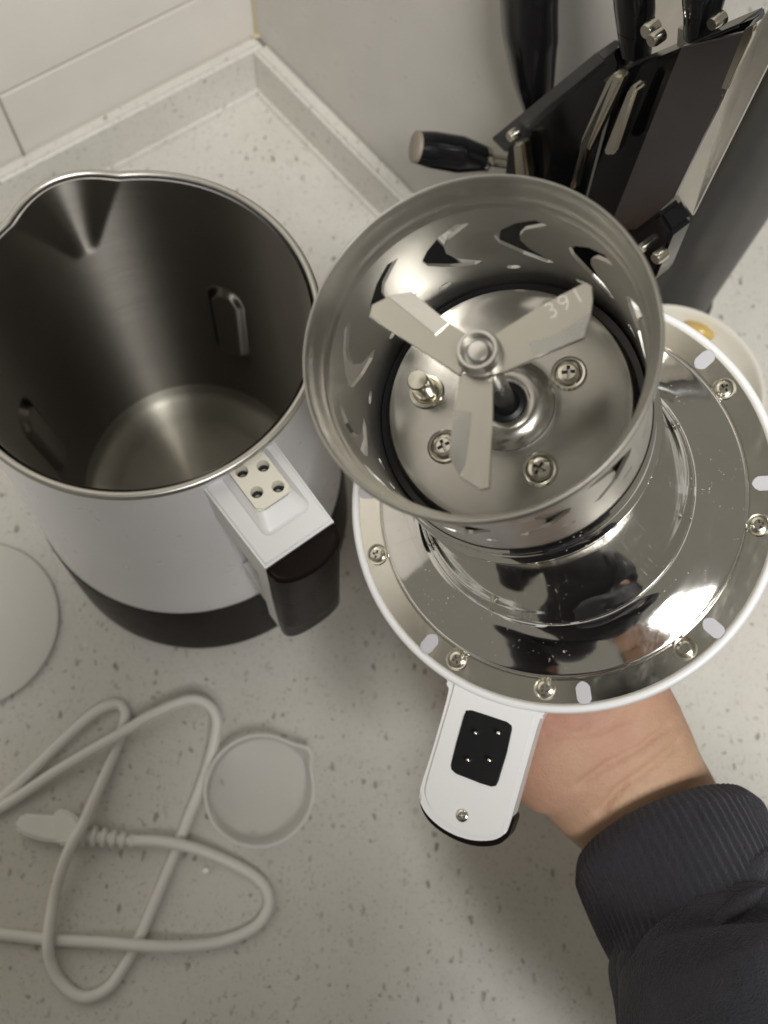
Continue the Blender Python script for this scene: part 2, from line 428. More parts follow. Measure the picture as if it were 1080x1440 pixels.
# cut the holes themselves
def cut(o, cutter_bms):
    for b in cutter_bms:
        co = obj('cutter', b, M_CREAM, None, False); co.matrix_world = K.matrix_world if o.parent else co.matrix_world
        md = o.modifiers.new('b', 'BOOLEAN'); md.object = co; md.solver = 'EXACT'
        bpy.context.view_layer.update()
        me = bpy.data.meshes.new_from_object(o.evaluated_get(bpy.context.evaluated_depsgraph_get()))
        me.set_sharp_from_angle(angle=math.radians(30)); o.modifiers.clear(); o.data = me; bpy.data.objects.remove(co)
cuts = []
for px, py in ((340, 663), (370, 655), (361, 692), (391, 684)):
    p = kl(px, py, ZT + .006)
    cuts.append(lathe([(hr * .97, ZT - .0006), (hr * .97, ZT + .0056), (hr * 1.06, ZT + .0061), (hr * 1.06, ZT + .008)], 28, True, True, mat=Matrix.Translation((p.x, p.y, 0))))
cut(SK, cuts)
for px, py in ((340, 663), (370, 655), (361, 692), (391, 684)):
    p = kl(px, py, ZT + .006)
    obj('dark_well', lathe([(hr * .93, ZT - .0004), (hr * .90, ZT + .0014), (hr * .55, ZT + .0013), (hr * .5, ZT - .0004)], 24, True, True, mat=Matrix.Translation((p.x, p.y, 0))), M_DARK, SK)  # black inserts added so the bright holes read as deep and shaded

# ------------------------------------------------------------------ the grinder head, held upside down
HC = Vector((0.07784325, 0.12561564, 0.22987413)); HN = Vector((-0.31639253, -0.15204685, 0.93636399)).normalized()
tb = at_plane(655, 1150, HC, HN) - HC; e1 = (tb - HN * tb.dot(HN)).normalized(); e2 = HN.cross(e1)
HM = Matrix.Translation(HC) @ Matrix((e1, e2, HN)).transposed().to_4x4(); HI = HM.inverted()
G = tag(empty('grinder_head', mat=HM), 'upturned steel soymilk maker head with three grinding blades, held up by the hand', 'grinder head')
def hl(px, py, z=0.0): return HI @ at_plane(px, py, HC + HN * z, HN)
def hcyl(px, py, r, far=True):
    o = HI @ CAM; d = (HI.to_3x3() @ ray(px, py)); A = d.x ** 2 + d.y ** 2; B = o.x * d.x + o.y * d.y; C = o.x ** 2 + o.y ** 2 - r * r
    D = max(0, B * B - A * C); s = (-B + (1 if far else -1) * math.sqrt(D)) / A
    return o + d * s
RD = .0775
# white lid shell
obj('lid_shell', lathe(smooth_profile([(.0755, .0002), (.0762, .0016), (.0775, .0018), (.0785, .0006), (.0788, -.004), (.0780, -.012), (.074, -.024), (.066, -.036), (.056, -.045), (.042, -.050), (.020, -.052), (.0006, -.0525)], 5), 160), M_WHITE2, G)
obj('flange', lathe([(.0663, .0004), (.0672, .0012), (.0752, .0010), (.0760, .0004)], 160), M_FLANGE, G)
dome = [(.0668, .0006), (.0666, .0017), (.0661, .0023), (.0655, .0022), (.0649, .0024), (.0612, .0035), (.0572, .0049), (.0534, .0065), (.0503, .0086), (.0476, .0122), (.0456, .0180), (.0441, .0260), (.0430, .0340), (.0419, .0430), (.0407, .0540), (.0394, .0670), (.0383, .0810), (.0373, .0930)]
obj('dome', lathe(smooth_profile(dome, 6), 200), M_CHROME, G)
obj('neck_ring', lathe([(.0368, .0922), (.0377, .0928), (.0380, .0945), (.0378, .0962), (.0366, .0972), (.0360, .0985), (.0359, .1040), (.0364, .1048), (.0364, .1062), (.0357, .1070)], 128), M_CHROME, G)
# cup wall with chevron slots, cut in the unrolled sheet and wrapped
RW0, RW1, ZW0, ZW1 = .0345, .0352, .106, .1535
def zoomb(x, y): return 680 + x / 4.5, 280 + y / 4.5
cb = [(65, 245), (110, 205), (200, 165), (320, 148), (400, 180), (330, 192), (260, 205), (228, 238), (232, 268), (290, 320), (445, 405), (400, 405), (250, 350), (100, 285)]
sl = []
for q in cb:
    p = hcyl(*zoomb(*q), .0345); sl.append((math.atan2(p.y, p.x), p.z))
t0 = sl[0][0]; slot = [(wrapang(t - t0), z) for t, z in sl]
NS = 12
def wall_sheet():
    pts, edges = [], []; L = 2 * math.pi
    nx, nz = 180, 14
    for j in range(nz + 1):
        for i in range(nx + 1): pts.append((L * i / nx, ZW0 + (ZW1 - ZW0) * j / nz))
    loops = []
    off = t0
    for s in range(NS):
        base = (off + s * L / NS) % L
        loops.append([((base + a), z) for a, z in slot])
    p = hcyl(632, 413, .0345); a0 = math.atan2(p.y, p.x); 
    for s in range(NS):
        base = a0 + s * L / NS
        loops.append([(base + .055 * math.cos(q), .1225 + .0011 * math.sin(q)) for q in np.linspace(0, 2 * math.pi, 10, endpoint=False)])
    holes = []
    for lp in loops:
        m = min(a for a, z in lp); M = max(a for a, z in lp)
        k = math.floor(m / L); lp = [(a - k * L, z) for a, z in lp]; holes.append(lp)
    return pts, holes, L
pts, holes, L = wall_sheet()
def inside(p, poly):
    r = False; n = len(poly)
    for i in range(n):
        (x1, y1), (x2, y2) = poly[i], poly[(i + 1) % n]
        if (y1 > p[1]) != (y2 > p[1]) and p[0] < (x2 - x1) * (p[1] - y1) / (y2 - y1) + x1: r = not r
    return r
SC = .035
P2 = [Vector((a * SC, z)) for a, z in pts]; E2 = []
hl2 = []
for h in holes:
    for sh in (0, -L):
        q = [(a + sh, z) for a, z in h]
        if max(a for a, z in q) <= 0 or min(a for a, z in q) >= L: continue
        hl2.append(q)
        if min(a for a, z in q) < 0 or max(a for a, z in q) > L:
            qq = [(min(L, max(0, a)), z) for a, z in q]
        else: qq = q
        i0 = len(P2); P2 += [Vector((a * SC, z)) for a, z in qq]; E2 += [(i0 + i, i0 + (i + 1) % len(qq)) for i in range(len(qq))]
vs, es, fs, *_ = delaunay_2d_cdt(P2, E2, [], 0, 1e-7)
TW = .0009
def wrap(v, r0=0.0):
    k = (v.y - ZW0) / (ZW1 - ZW0); r = RW0 + (RW1 - RW0) * k ** 2 + r0
    return Vector((r * math.cos(v.x / SC), r * math.sin(v.x / SC), v.y))
bm = bmesh.new()
bv = [bm.verts.new(wrap(v)) for v in vs]
for f in fs:
    cx = sum(vs[i].x for i in f) / len(f) / SC; cy = sum(vs[i].y for i in f) / len(f)
    if any(inside((cx, cy), h) for h in hl2): continue
    try: bm.faces.new([bv[i] for i in f])
    except ValueError: pass
bmesh.ops.delete(bm, geom=[v for v in bm.verts if not v.link_faces], context='VERTS')
bmesh.ops.remove_doubles(bm, verts=bm.verts, dist=1e-5)
inner_f = list(bm.faces); bnd = [e for e in bm.edges if len(e.link_faces) == 1]
def outv(v):
    rr = math.hypot(v.co.x, v.co.y); return Vector((v.co.x * (rr + TW) / rr, v.co.y * (rr + TW) / rr, v.co.z))
ov = {v: bm.verts.new(outv(v)) for v in list(bm.verts)}
kinds = []
for f in inner_f:
    c_ = f.calc_center_median(); nrm = f.normal if f.normal.length else Vector((1, 0, 0)); f.normal_update()
    if f.normal.dot(Vector((c_.x, c_.y, 0))) > 0: f.normal_flip()
    bm.faces.new([ov[v] for v in reversed(f.verts)])
for e in bnd:
    f = e.link_faces[0]; lp = [l for l in f.loops if l.edge == e][0]; a, b = lp.vert, lp.link_loop_next.vert
    bm.faces.new((b, a, ov[a], ov[b]))
bm.normal_update(); me = bpy.data.meshes.new('cup_wall'); bm.to_mesh(me); bm.free(); me.materials.append(M_CUP)
nl = []
for p in me.polygons:
    c_ = p.center; rad = Vector((c_.x, c_.y, 0)).normalized(); d_ = p.normal.dot(rad)
    for li in p.loop_indices:
        v = me.vertices[me.loops[li].vertex_index].co
        if abs(d_) > .9: q = Vector((v.x, v.y, 0)).normalized() * (1 if d_ > 0 else -1)
        else: q = p.normal
        nl.append(tuple(q))
me.polygons.foreach_set('use_smooth', [True] * len(me.polygons))
me.normals_split_custom_set(nl)
cw = bpy.data.objects.new('cup_wall', me); COL.objects.link(cw); cw.parent = G
obj('cup_rim', lathe(smooth_profile([(.0349, .1530), (.0353, .1545), (.0356, .1552), (.0359, .1568), (.0366, .1590), (.0371, .1612), (.0376, .1622), (.0381, .1618), (.0383, .1606), (.0380, .1592), (.0372, .1575), (.0364, .1555), (.0358, .1530)], 4), 160), M_RIM, G)
# floor plate of the cup
ZF = .117
fp = [(.0046, ZF - .001), (.0050, ZF + .0022), (.0062, ZF + .0030), (.0080, ZF + .0030), (.0098, ZF + .0022), (.0118, ZF + .0006), (.0140, ZF), (.0290, ZF), (.0308, ZF - .0004), (.0316, ZF - .0020), (.0318, ZF - .006)]
FP = obj('floor_plate', lathe(smooth_profile(fp, 4), 128), M_SATIN, G)
obj('floor_gasket', lathe([(.0318, ZF - .004), (.0340, ZF - .0035), (.0343, ZF - .006), (.0318, ZF - .006)], 96), M_BLACK, FP)
obj('shaft_seal', lathe([(.0024, ZF + .0012), (.0036, ZF + .0022), (.0049, ZF + .0016), (.0049, ZF - .001)], 48), M_MATTE, FP)
def screw(px, py, z, r, parent, h=.0011, rot=0.0, well=True, m=M_BOLT):
    p = hl(px, py, z); T = Matrix.Translation((p.x, p.y, z))
    if well:
        bm = lathe([(r * 1.45, .0), (r * 1.3, .0004), (r * 1.12, .0003), (r * 1.06, -.0001)], 32, mat=T)
        sc_ = obj('screw', bm, m, parent)
    bm = bmesh.new()
    # pan head with a cross recess: the recess is real, faces inside it pushed down
    prof = [(r, 0), (r, h * .45), (r * .86, h * .85), (r * .6, h), (r * .58, h)]
    lathe(prof, 32, bm=bm, mat=T)
    n = 32; ring = [v for v in bm.verts][-n:]
    arm = r * .14; ln = r * .54; poly = [(ln, -arm), (ln, arm), (arm, arm), (arm, ln), (-arm, ln), (-arm, arm), (-ln, arm), (-ln, -arm), (-arm, -arm), (-arm, -ln), (arm, -ln), (arm, -arm)]
    c_, s_ = math.cos(rot), math.sin(rot)
    P = [Vector((x * c_ - y * s_, x * s_ + y * c_)) for x, y in poly]
    rp = [Vector((r * .58 * math.cos(2 * math.pi * k / n), r * .58 * math.sin(2 * math.pi * k / n))) for k in range(n)]
    vs, es, fs, *_ = delaunay_2d_cdt(rp + P, [(i, (i + 1) % n) for i in range(n)] + [(n + i, n + (i + 1) % 12) for i in range(12)], [], 1, 1e-8)
    bv = [bm.verts.new(T @ Vector((v.x, v.y, h))) for v in vs]
    pp = [(q.x, q.y) for q in P]
    for f in fs:
        c0 = (sum(vs[i].x for i in f) / len(f), sum(vs[i].y for i in f) / len(f))
        if not inside(c0, pp): bm.faces.new([bv[i] for i in f])
    low = [bm.verts.new(T @ Vector((q.x, q.y, h - r * .7))) for q in P]; hi = [bm.verts.new(T @ Vector((q.x, q.y, h))) for q in P]
    for i in range(12): bm.faces.new((hi[i], hi[(i + 1) % 12], low[(i + 1) % 12], low[i])).material_index = 1  # recess faces coloured dark so the cross stands out
    bm.faces.new(low).material_index = 1
    bmesh.ops.remove_doubles(bm, verts=bm.verts, dist=1e-6)
    hd = obj('screw_head' if well else 'screw', bm, m, sc_ if well else parent)
    hd.data.materials.append(M_CROSS); return hd
for i, (px, py) in enumerate(((800, 525), (759, 660), (625, 628))):
    screw(px, py, ZF + .0002, .0031, FP, .0012, .3 + i)
p = hl(600, 551, ZF); T = Matrix.Translation((p.x, p.y, ZF))
PIN = obj('level_pin', lathe([(.0047, .0002), (.0044, .0008), (.0036, .0009), (.0032, .0004), (.0031, .0014), (.0028, .0018), (.0027, .0098), (.0024, .0103), (.0006, .0104)], 40, cap1=True, mat=T), M_BOLT, G)
# shaft, hub, blades
ZB = .1545
obj('shaft', lathe([(.0024, ZF), (.0024, ZF + .006), (.0027, ZF + .0065), (.0027, ZB - .002), (.0035, ZB - .0015)], 40), M_BEVEL, G)
HUB = obj('hub_nut', lathe([(.0050, ZB + .0004), (.0050, ZB + .0012), (.0047, ZB + .0016), (.0046, ZB + .0034), (.0043, ZB + .0040), (.0037, ZB + .0040), (.0034, ZB + .0036), (.0032, ZB + .0016), (.0025, ZB + .0014)], 48), M_BEVEL, G)
obj('shaft_end', lathe([(.0024, ZB), (.0024, ZB + .0026), (.0021, ZB + .0031), (.0006, ZB + .0033), (.0003, ZB + .0033)], 40, cap1=True), M_BEVEL, HUB)
def zh(x, y): return 420 + x / 2.077, 220 + y / 2.077
blades = [
 ([(545, 535), (700, 440), (838, 365), (858, 377), (858, 420), (852, 462), (832, 530), (690, 588), (608, 628), (560, 640)], [(672, 545), (750, 525), (854, 458), (833, 529), (690, 587)], 1),
 ([(470, 640), (330, 548), (205, 466), (213, 432), (262, 408), (330, 394), (440, 486), (520, 540)], [(262, 409), (330, 395), (440, 487), (400, 521)], 2),
 ([(568, 600), (566, 760), (557, 968), (530, 974), (472, 938), (440, 878), (455, 745), (470, 640)], [(455, 742), (505, 748), (500, 800), (486, 905), (472, 936), (440, 877)], 0)]
BL = []
for i, (pl, bv_, kk) in enumerate(blades):
    zz = ZB - .0004 * i
    P = [hl(*zh(*q), zz) for q in pl]
    if P[0].to_2d().length > 0:
        pass
    area2 = sum(P[k].x * P[(k + 1) % len(P)].y - P[(k + 1) % len(P)].x * P[k].y for k in range(len(P)))
    if area2 < 0: P = P[::-1]
    b = obj('blade', prism([(q.x, q.y) for q in P], zz - .0011, zz, .0002, 1), M_BLADE, G, angle=20)
    Q = [hl(*zh(*q), zz) for q in bv_]
    cen = sum((q.to_2d() for q in Q), Vector((0, 0))) / len(Q)
    axis = (cen.normalized()); tn = Vector((-axis.y, axis.x))
    s = [(q.to_2d() - cen).dot(tn) for q in Q]; mx = max(abs(x) for x in s)
    bm = bmesh.new()
    up_ = [bm.verts.new((q.x, q.y, zz + .00028 + .00022 * (1 if i != 2 else -1) * sv / mx)) for q, sv in zip(Q, s)]
    dn = [bm.verts.new((q.x, q.y, zz - .0006)) for q in Q]
    bm.faces.new(up_); n = len(Q)
    for k in range(n): bm.faces.new((up_[k], up_[(k + 1) % n], dn[(k + 1) % n], dn[k]))
    obj('ground_edge', bm, M_BEVEL, b, smooth=False); BL.append(b)
# etched number on the right-hand blade
fc = bpy.data.curves.new('etched_number', 'FONT'); fc.body = '391'; fc.space_word = 1; fc.size = .0054; fc.offset = -.00012; fc.align_x = 'CENTER'; fc.align_y = 'CENTER'; fc.extrude = .00003; fc.space_character = 1.15
to = bpy.data.objects.new('tmp_text', fc); COL.objects.link(to)
bpy.context.view_layer.update()
me = bpy.data.meshes.new_from_object(to.evaluated_get(bpy.context.evaluated_depsgraph_get())); bpy.data.objects.remove(to)
me.materials.clear(); me.materials.append(M_ENGRAVE); to = bpy.data.objects.new('etched_number', me); COL.objects.link(to)
tp = hl(794, 427, ZB); td = (hl(814, 416, ZB) - hl(776, 437, ZB)); td.z = 0; td.normalize()
to.parent = BL[0]; to.matrix_local = Matrix.Translation((tp.x, tp.y, ZB + .00008)) @ Matrix.Rotation(math.atan2(td.y, td.x), 4, 'Z')
# flange screws and white clips
for i, (px, py) in enumerate(((531, 780), (643, 927), (767, 968), (963, 912), (1067, 738), (1018, 547))):
    screw(px, py, .0011, .0029, G, .0016, .5 * i)
for px, py, a in ((604, 905, 0), (820, 970, 0), (1001, 881, 0), (1068, 680, 0), (992, 505, 0), (515, 692, 0)):
    p = hl(px, py, .001); an = math.atan2(p.y, p.x)
    pol = roundrect(0, 0, .0078, .0050, .0020); c_, s_ = math.cos(an), math.sin(an)
    rr = .0717
    obj('clip', prism([(rr * c_ + x * c_ - y * s_, rr * s_ + x * s_ + y * c_) for x, y in pol], .0006, .0014, .0003, 2), M_CLIP, G)
# lid handle tab with the plug
def tabpoly(pts): 
    P = [hl(*q, 0) for q in pts]; P = [(q.x, q.y) for q in P]
    a = sum(P[k][0] * P[(k + 1) % len(P)][1] - P[(k + 1) % len(P)][0] * P[k][1] for k in range(len(P)))
    return P if a > 0 else P[::-1]
def closed(pts, k=4):
    q = spline([Vector((*p, 0)) for p in pts] + [Vector((*pts[0], 0))], k)[:-1]; return [(p.x, p.y) for p in q]
outer = [(590, 912), (612, 938), (627, 955), (631, 968), (622, 1005), (606, 1060), (590, 1112), (592, 1132), (606, 1152), (630, 1170), (660, 1181), (690, 1182), (708, 1174), (716, 1160), (729, 1115), (748, 1048), (757, 1018), (763, 1006), (776, 999), (800, 999), (800, 960), (700, 900)]
inner = [(640, 962), (634, 985), (618, 1040), (600, 1104), (601, 1124), (614, 1145), (640, 1163), (668, 1174), (690, 1175), (703, 1168), (710, 1154), (724, 1105), (742, 1040), (750, 1012), (755, 1001), (757, 999), (740, 990), (690, 978)]
TB = obj('handle_tab', prism(tabpoly(closed(outer)), -.0135, -.0004, .0008, 2), M_WHITE2, G)
obj('tab_plate', prism(tabpoly(closed(inner)), -.002, .0006, .0004, 2), M_WHITE2, TB)
cov = [(591, 1112), (588, 1122), (591, 1139), (604, 1159), (630, 1178), (661, 1190), (691, 1191), (710, 1182), (718, 1166), (721, 1152), (712, 1146), (690, 1140), (640, 1125), (600, 1112)]
obj('tab_cover', prism(tabpoly(closed(cov)), -.017, -.0022, .0008, 2), M_BROWN, TB)
def zt_(x, y): return 620 + x / 6.857, 980 + y / 6.857
pc = [zt_(*q) for q in ((245, 130), (300, 128), (400, 160), (640, 240), (685, 275), (690, 315), (640, 540), (560, 810), (535, 855), (490, 865), (380, 830), (150, 740), (105, 700), (98, 655), (150, 460), (230, 175))]
PL = obj('plug', prism(tabpoly(pc), -.001, .0011, .0004, 2), M_MATTE, TB)
for q in ((333, 350), (550, 350), (260, 612), (464, 612)):
    p = hl(*zt_(*q), .0045); T = Matrix.Translation((p.x, p.y, 0))
    obj('contact_pin', lathe([(.00075, .0008), (.00075, .0042), (.0005, .0047), (.0001, .0049)], 16, cap1=True, mat=T), M_BOLT, PL)
screw(650, 1147, .0007, .0022, TB, .0007, .4, well=False)

# ------------------------------------------------------------------ hand and arm
def vx(pts, r, fl=None): return pts, r
exec_hand = True
A0 = at(800, 985, .183); A1 = at(840, 1045, .178); A2 = at(885, 1108, .172); A3 = at(925, 1160, .170); A4 = at(985, 1280, .183); A5 = at(1075, 1450, .205); ELB = Vector((.275, -.20, .245))
pc_ = HC - HN * .068                                                        # centre of the palm, under the lid
fdir = (pc_ - A2).normalized()
bm = bmesh.new()
path = spline([pc_ + fdir * .020, pc_, A0, A1, A2, A3, A4, A5, ELB], 6)
key_r = [.036, .040, .038, .0355, .0315, .0275, .0265, .030, .036]; key_t = [.30, .36, .46, .58, .66, .70, .85, .92, .95]
nn = len(path); kr = np.interp(np.linspace(0, 8, nn), range(9), key_r); kt = np.interp(np.linspace(0, 8, nn), range(9), key_t)
tube(path, list(kr), 28, bm, True, [(1, t) for t in kt], HN)
side = fdir.cross(HN).normalized()                                          # thumb side / little finger side
ball(A0 - side * .016 + Vector((0, 0, .001)), .021, bm, 20, (1.05, 1.2, .75))
ball(A1 - side * .017 + Vector((0, 0, -.001)), .0195, bm, 20, (1, 1, .8))
ball(A0 + side * .020, .0185, bm, 20, (1, 1.2, .8))
HU = HN
base = pc_ + fdir * .026
for i, (sd, ln, sp_) in enumerate(((-.030, .066, -.34), (-.010, .074, -.10), (.011, .070, .12), (.030, .056, .36))):
    d0 = (fdir * math.cos(sp_) + side * math.sin(sp_)).normalized()
    b0 = base + side * sd * .9 - HU * .004
    pp = [b0 - d0 * .02, b0, b0 + d0 * ln * .42 + HU * .006, b0 + d0 * ln * .72 + HU * .018, b0 + d0 * ln * .92 + HU * .032]
    tube(spline(pp, 5), list(np.linspace(.0098, .0070, 21)), 14, bm); ball(pp[-1], .0070, bm, 12)
d0 = (-side * .93 + fdir * .36).normalized(); b0 = pc_ - side * .024 - fdir * .018 - HU * .004
pp = [b0, b0 + d0 * .026, b0 + d0 * .048 + HU * .006, b0 + d0 * .064 + HU * .017]
tube(spline(pp, 5), list(np.linspace(.0135, .0085, 16)), 14, bm); ball(pp[-1], .0085, bm, 12)
# the rest of the upper body, outside the picture: it shades the counter and shows in the polished steel
CH = Vector((.12, -.37, .46)); SR = Vector((.305, -.33, .50)); SL = Vector((-.055, -.32, .50)); EL = Vector((-.205, -.29, .335)); HL = Vector((-.035, -.105, .520)); HD = Vector((.085, -.29, .755))
tube(spline([ELB, ELB.lerp(SR, .5) + Vector((.02, 0, -.01)), SR, CH + Vector((.05, -.01, .03))], 6), list(np.linspace(.042, .066, 19)), 20, bm)
tube(spline([EL, EL.lerp(SL, .5) + Vector((-.02, 0, -.01)), SL, CH + Vector((-.05, -.01, .03))], 6), list(np.linspace(.040, .066, 19)), 20, bm)
wl_ = HL + (EL - HL).normalized() * .075
tube(spline([EL, EL.lerp(wl_, .5), wl_, HL], 6), list(np.interp(np.linspace(0, 3, 19), range(4), [.042, .036, .026, .030])), 20, bm)
tube(spline([Vector((.12, -.41, -.02)), Vector((.12, -.405, .15)), Vector((.12, -.39, .32)), CH, Vector((.115, -.35, .555)), Vector((.105, -.33, .60))], 6), list(np.interp(np.linspace(0, 5, 31), range(6), [.165, .150, .155, .170, .110, .062])), 28, bm, True, [(1, t) for t in np.interp(np.linspace(0, 5, 31), range(6), [.66, .66, .66, .66, .7, 1])], Vector((0, 1, 0)))
tube(spline([Vector((.11, -.34, .57)), Vector((.10, -.32, .64)), HD + Vector((0, -.01, -.03))], 6), .055, 20, bm)
ball(HD, .088, bm, 32, (.86, 1.05, 1.25), Matrix.Rotation(.55, 3, 'X'))
ball(HD + Vector((0, .085, -.055)), .014, bm, 12, (.9, 1.3, 1.2))
for sd in (-1, 1): ball(HD + Vector((sd * .077, -.005, -.01)), .024, bm, 12, (.35, .8, 1.2))
# left hand closed round the lower half of the phone
pu, pr_, pn = R3.col[1].copy(), R3.col[0].copy(), R3.col[2].copy()
PHC = CAM + pr_ * -.022 + pu * -.062 + pn * .0065
ball(HL, .034, bm, 20, (1, .75, 1.1))
for i in range(4):
    b0 = PHC + pu * (-.005 - i * .017) - pr_ * .042 + pn * -.004
    tube(spline([HL - pr_ * .012 + pu * (.018 - i * .012), b0 - pn * .006, b0 + pr_ * .010 - pn * .013, b0 + pr_ * .030 - pn * .0125], 5), list(np.linspace(.0092, .0068, 16)), 12, bm)
tube(spline([HL + pr_ * .015, PHC + pr_ * .040 - pu * .040 + pn * .004, PHC + pr_ * .043 - pu * .012 + pn * .010], 6), list(np.linspace(.013, .0085, 13)), 12, bm)
me = bpy.data.meshes.new('tmp'); bm.to_mesh(me); bm.free(); tmp = bpy.data.objects.new('tmp', me); COL.objects.link(tmp)
md = tmp.modifiers.new('r', 'REMESH'); md.mode = 'VOXEL'; md.voxel_size = .0017
md = tmp.modifiers.new('s', 'SMOOTH'); md.iterations = 10; md.factor = .6
bpy.context.view_layer.update()
me = bpy.data.meshes.new_from_object(tmp.evaluated_get(bpy.context.evaluated_depsgraph_get())); bpy.data.objects.remove(tmp)
# wrist creases pressed into the skin
creases = [[(815, 1105), (850, 1078), (900, 1052), (940, 1022)], [(842, 1142), (870, 1110), (910, 1082), (955, 1045)], [(765, 1032), (800, 1042), (840, 1040), (880, 1022)], [(852, 1142), (862, 1120), (880, 1102)], [(775, 1010), (800, 1022), (825, 1020)]]
V = np.empty(len(me.vertices) * 3, np.float32); me.vertices.foreach_get('co', V); V = V.reshape(-1, 3)
Nn = np.array([v.normal[:] for v in me.vertices])
q = (V - np.array(CAM[:])) @ np.array(R3); PX = 540 + FPX * q[:, 0] / -q[:, 2]; PY = 720 - FPX * q[:, 1] / -q[:, 2]
facing = (Nn @ np.array(HN[:])) > .1
for ci, cr in enumerate(creases):
    c3 = np.array([to_px(at(x, y, .16)) for x, y in cr]); 
    best = np.full(len(V), 1e9)
    for a, b in zip(c3, c3[1:]):
        d = b - a; t = np.clip(((PX - a[0]) * d[0] + (PY - a[1]) * d[1]) / (d @ d), 0, 1)
        best = np.minimum(best, np.hypot(PX - a[0] - t * d[0], PY - a[1] - t * d[1]))
    V -= (Nn * (np.exp(-(best / 4.5) ** 2) * (.0017 if ci < 2 else .0009) * facing)[:, None]).astype(np.float32)
me.vertices.foreach_set('co', V.ravel()); me.update()
me.polygons.foreach_set('use_smooth', [True] * len(me.polygons))
def skin():
    m = mat('skin', (.52, .31, .20), .55); t = NT(m); v = t.obj()
    b = t.b; b.inputs['Subsurface Weight'].default_value = .12; b.inputs['Subsurface Radius'].default_value = (.004, .0018, .001); b.inputs['Subsurface Scale'].default_value = 1
    c = t.mixc(t.ramp(t.noise(v, 38, 4), [(.38, 0.0), (.68, 1.0)]), (.50, .33, .205), (.475, .27, .185))
    c = t.mixc(t.ramp(t.noise(v, 160, 4, .65), [(.42, 0.0), (.72, .45)]), c, (.43, .24, .175))
    # palm is pinker than the wrist
    g_ = t.n('ShaderNodeVectorMath', operation='DISTANCE'); t.l(v, g_.inputs[0]); g_.inputs[1].default_value = tuple(A0 - side * .02)
    c = t.mixc(t.ramp(g_.outputs['Value'], [(.015, .55), (.055, 0.0)]), c, (.48, .225, .18))
    t.l(c, b.inputs['Base Color'])
    f = t.noise(v, 900, 4, .7); f5 = t.noise(t.obj((1, 1.4, 1)), 150, 5, .7)
    ad = t.n('ShaderNodeMath', operation='MULTIPLY_ADD'); t.l(f5, ad.inputs[0]); ad.inputs[1].default_value = 1.6; t.l(f, ad.inputs[2]); t.bump(ad.outputs[0], .55, .0006)
    return m
me.materials.clear(); me.materials.append(skin())
person = bpy.data.objects.new('person', me); COL.objects.link(person)
tag(person, 'person in a dark ribbed sleeve holding up the steel grinder head on an open palm', 'person')
def knit():
    m = mat('charcoal_knit', (.013, .012, .014), .9); t = NT(m); v = t.obj()
    c = t.mixc(t.ramp(t.noise(v, 60, 4), [(.3, 0.0), (.75, 1.0)]), (.0235, .0230, .031), (.013, .0128, .0175)); t.l(c, t.b.inputs['Base Color'])
    t.b.inputs['Sheen Weight'].default_value = .25; t.b.inputs['Sheen Roughness'].default_value = .5; t.b.inputs['Sheen Tint'].default_value = (.6, .58, .66, 1)
    wv = t.n('ShaderNodeTexNoise'); wv.inputs['Scale'].default_value = 420; wv.inputs['Detail'].default_value = 4; t.l(t.obj((1, .35, 1)), wv.inputs['Vector'])
    ad = t.n('ShaderNodeMath', operation='ADD'); t.l(wv.outputs['Fac'], ad.inputs[0]); t.l(t.noise(v, 1500, 3), ad.inputs[1]); t.bump(ad.outputs[0], 1.0, .0008); return m
M_KNIT = knit()
def sleeve_tube(path, rads, flats, nrib, depth, fold=None, n=None):
    n = n or nrib * 6; bm = bmesh.new(); rows = []; N = len(path)
    for i, p in enumerate(path):
        t = (path[min(i + 1, N - 1)] - path[max(i - 1, 0)]).normalized(); s = t.cross(HN).normalized(); u = s.cross(t)
        row = []
        for k in range(n):
            a = 2 * math.pi * k / n
            r = rads[i] + depth * min(1, (N - 1 - i) / 4) * math.cos(nrib * a) + (fold(i / (N - 1), a) if fold else 0)
            row.append(bm.verts.new(p + s * (r * math.cos(a)) + u * (r * flats[i] * math.sin(a))))
        rows.append(row)
    for a, b in zip(rows, rows[1:]):
        for k in range(n): bm.faces.new((a[k], a[(k + 1) % n], b[(k + 1) % n], b[k]))
    return bm
B0 = at(928, 1162, .170); B1 = at(992, 1290, .184)
cuffp = [B0.lerp(B1, k / 20) for k in range(0, 25)]
n_ = len(cuffp)
rc = [.0325 + .0062 * min(1, k / 5) ** .6 for k in range(n_)]; rc[0] = .0295; rc[-1] = .0378
obj('sleeve_cuff', sleeve_tube(cuffp, rc, [.92] * n_, 74, .00034, lambda u, a: .0013 * math.sin(3 * a + 4 * u) * u), M_KNIT, person)
C0 = B0.lerp(B1, .62)
sp_ = spline([C0, B0.lerp(B1, 1.25), at(1062, 1400, .197), at(1120, 1530, .215), ELB, ELB.lerp(SR, .5) + Vector((.02, 0, -.01)), SR, SR.lerp(CH, .35)], 12); N_ = len(sp_)
rs = list(np.interp(np.linspace(0, 7, N_), [0, .6, 1, 2, 3, 4, 5, 6, 7], [.0335, .0362, .040, .043, .045, .055, .064, .078, .08]))
obj('sleeve', sleeve_tube(sp_, rs, [.92] * N_, 1, 0, lambda u, a: .003 * math.sin(2 * a + 30 * u + 1.2 * math.sin(3 * a)) + .002 * math.sin(60 * u + 2 * a), 120), M_KNIT, person)
lp_ = spline([wl_ + (EL - wl_) * .04, EL.lerp(wl_, .5), EL, EL.lerp(SL, .5) + Vector((-.02, 0, -.01)), SL, SL.lerp(CH, .35)], 10)
obj('sleeve', sleeve_tube(lp_, list(np.interp(np.linspace(0, 5, len(lp_)), range(6), [.034, .046, .055, .062, .078, .08])), [.95] * len(lp_), 1, 0, lambda u, a: .003 * math.sin(2 * a + 26 * u), 48), M_KNIT, person)
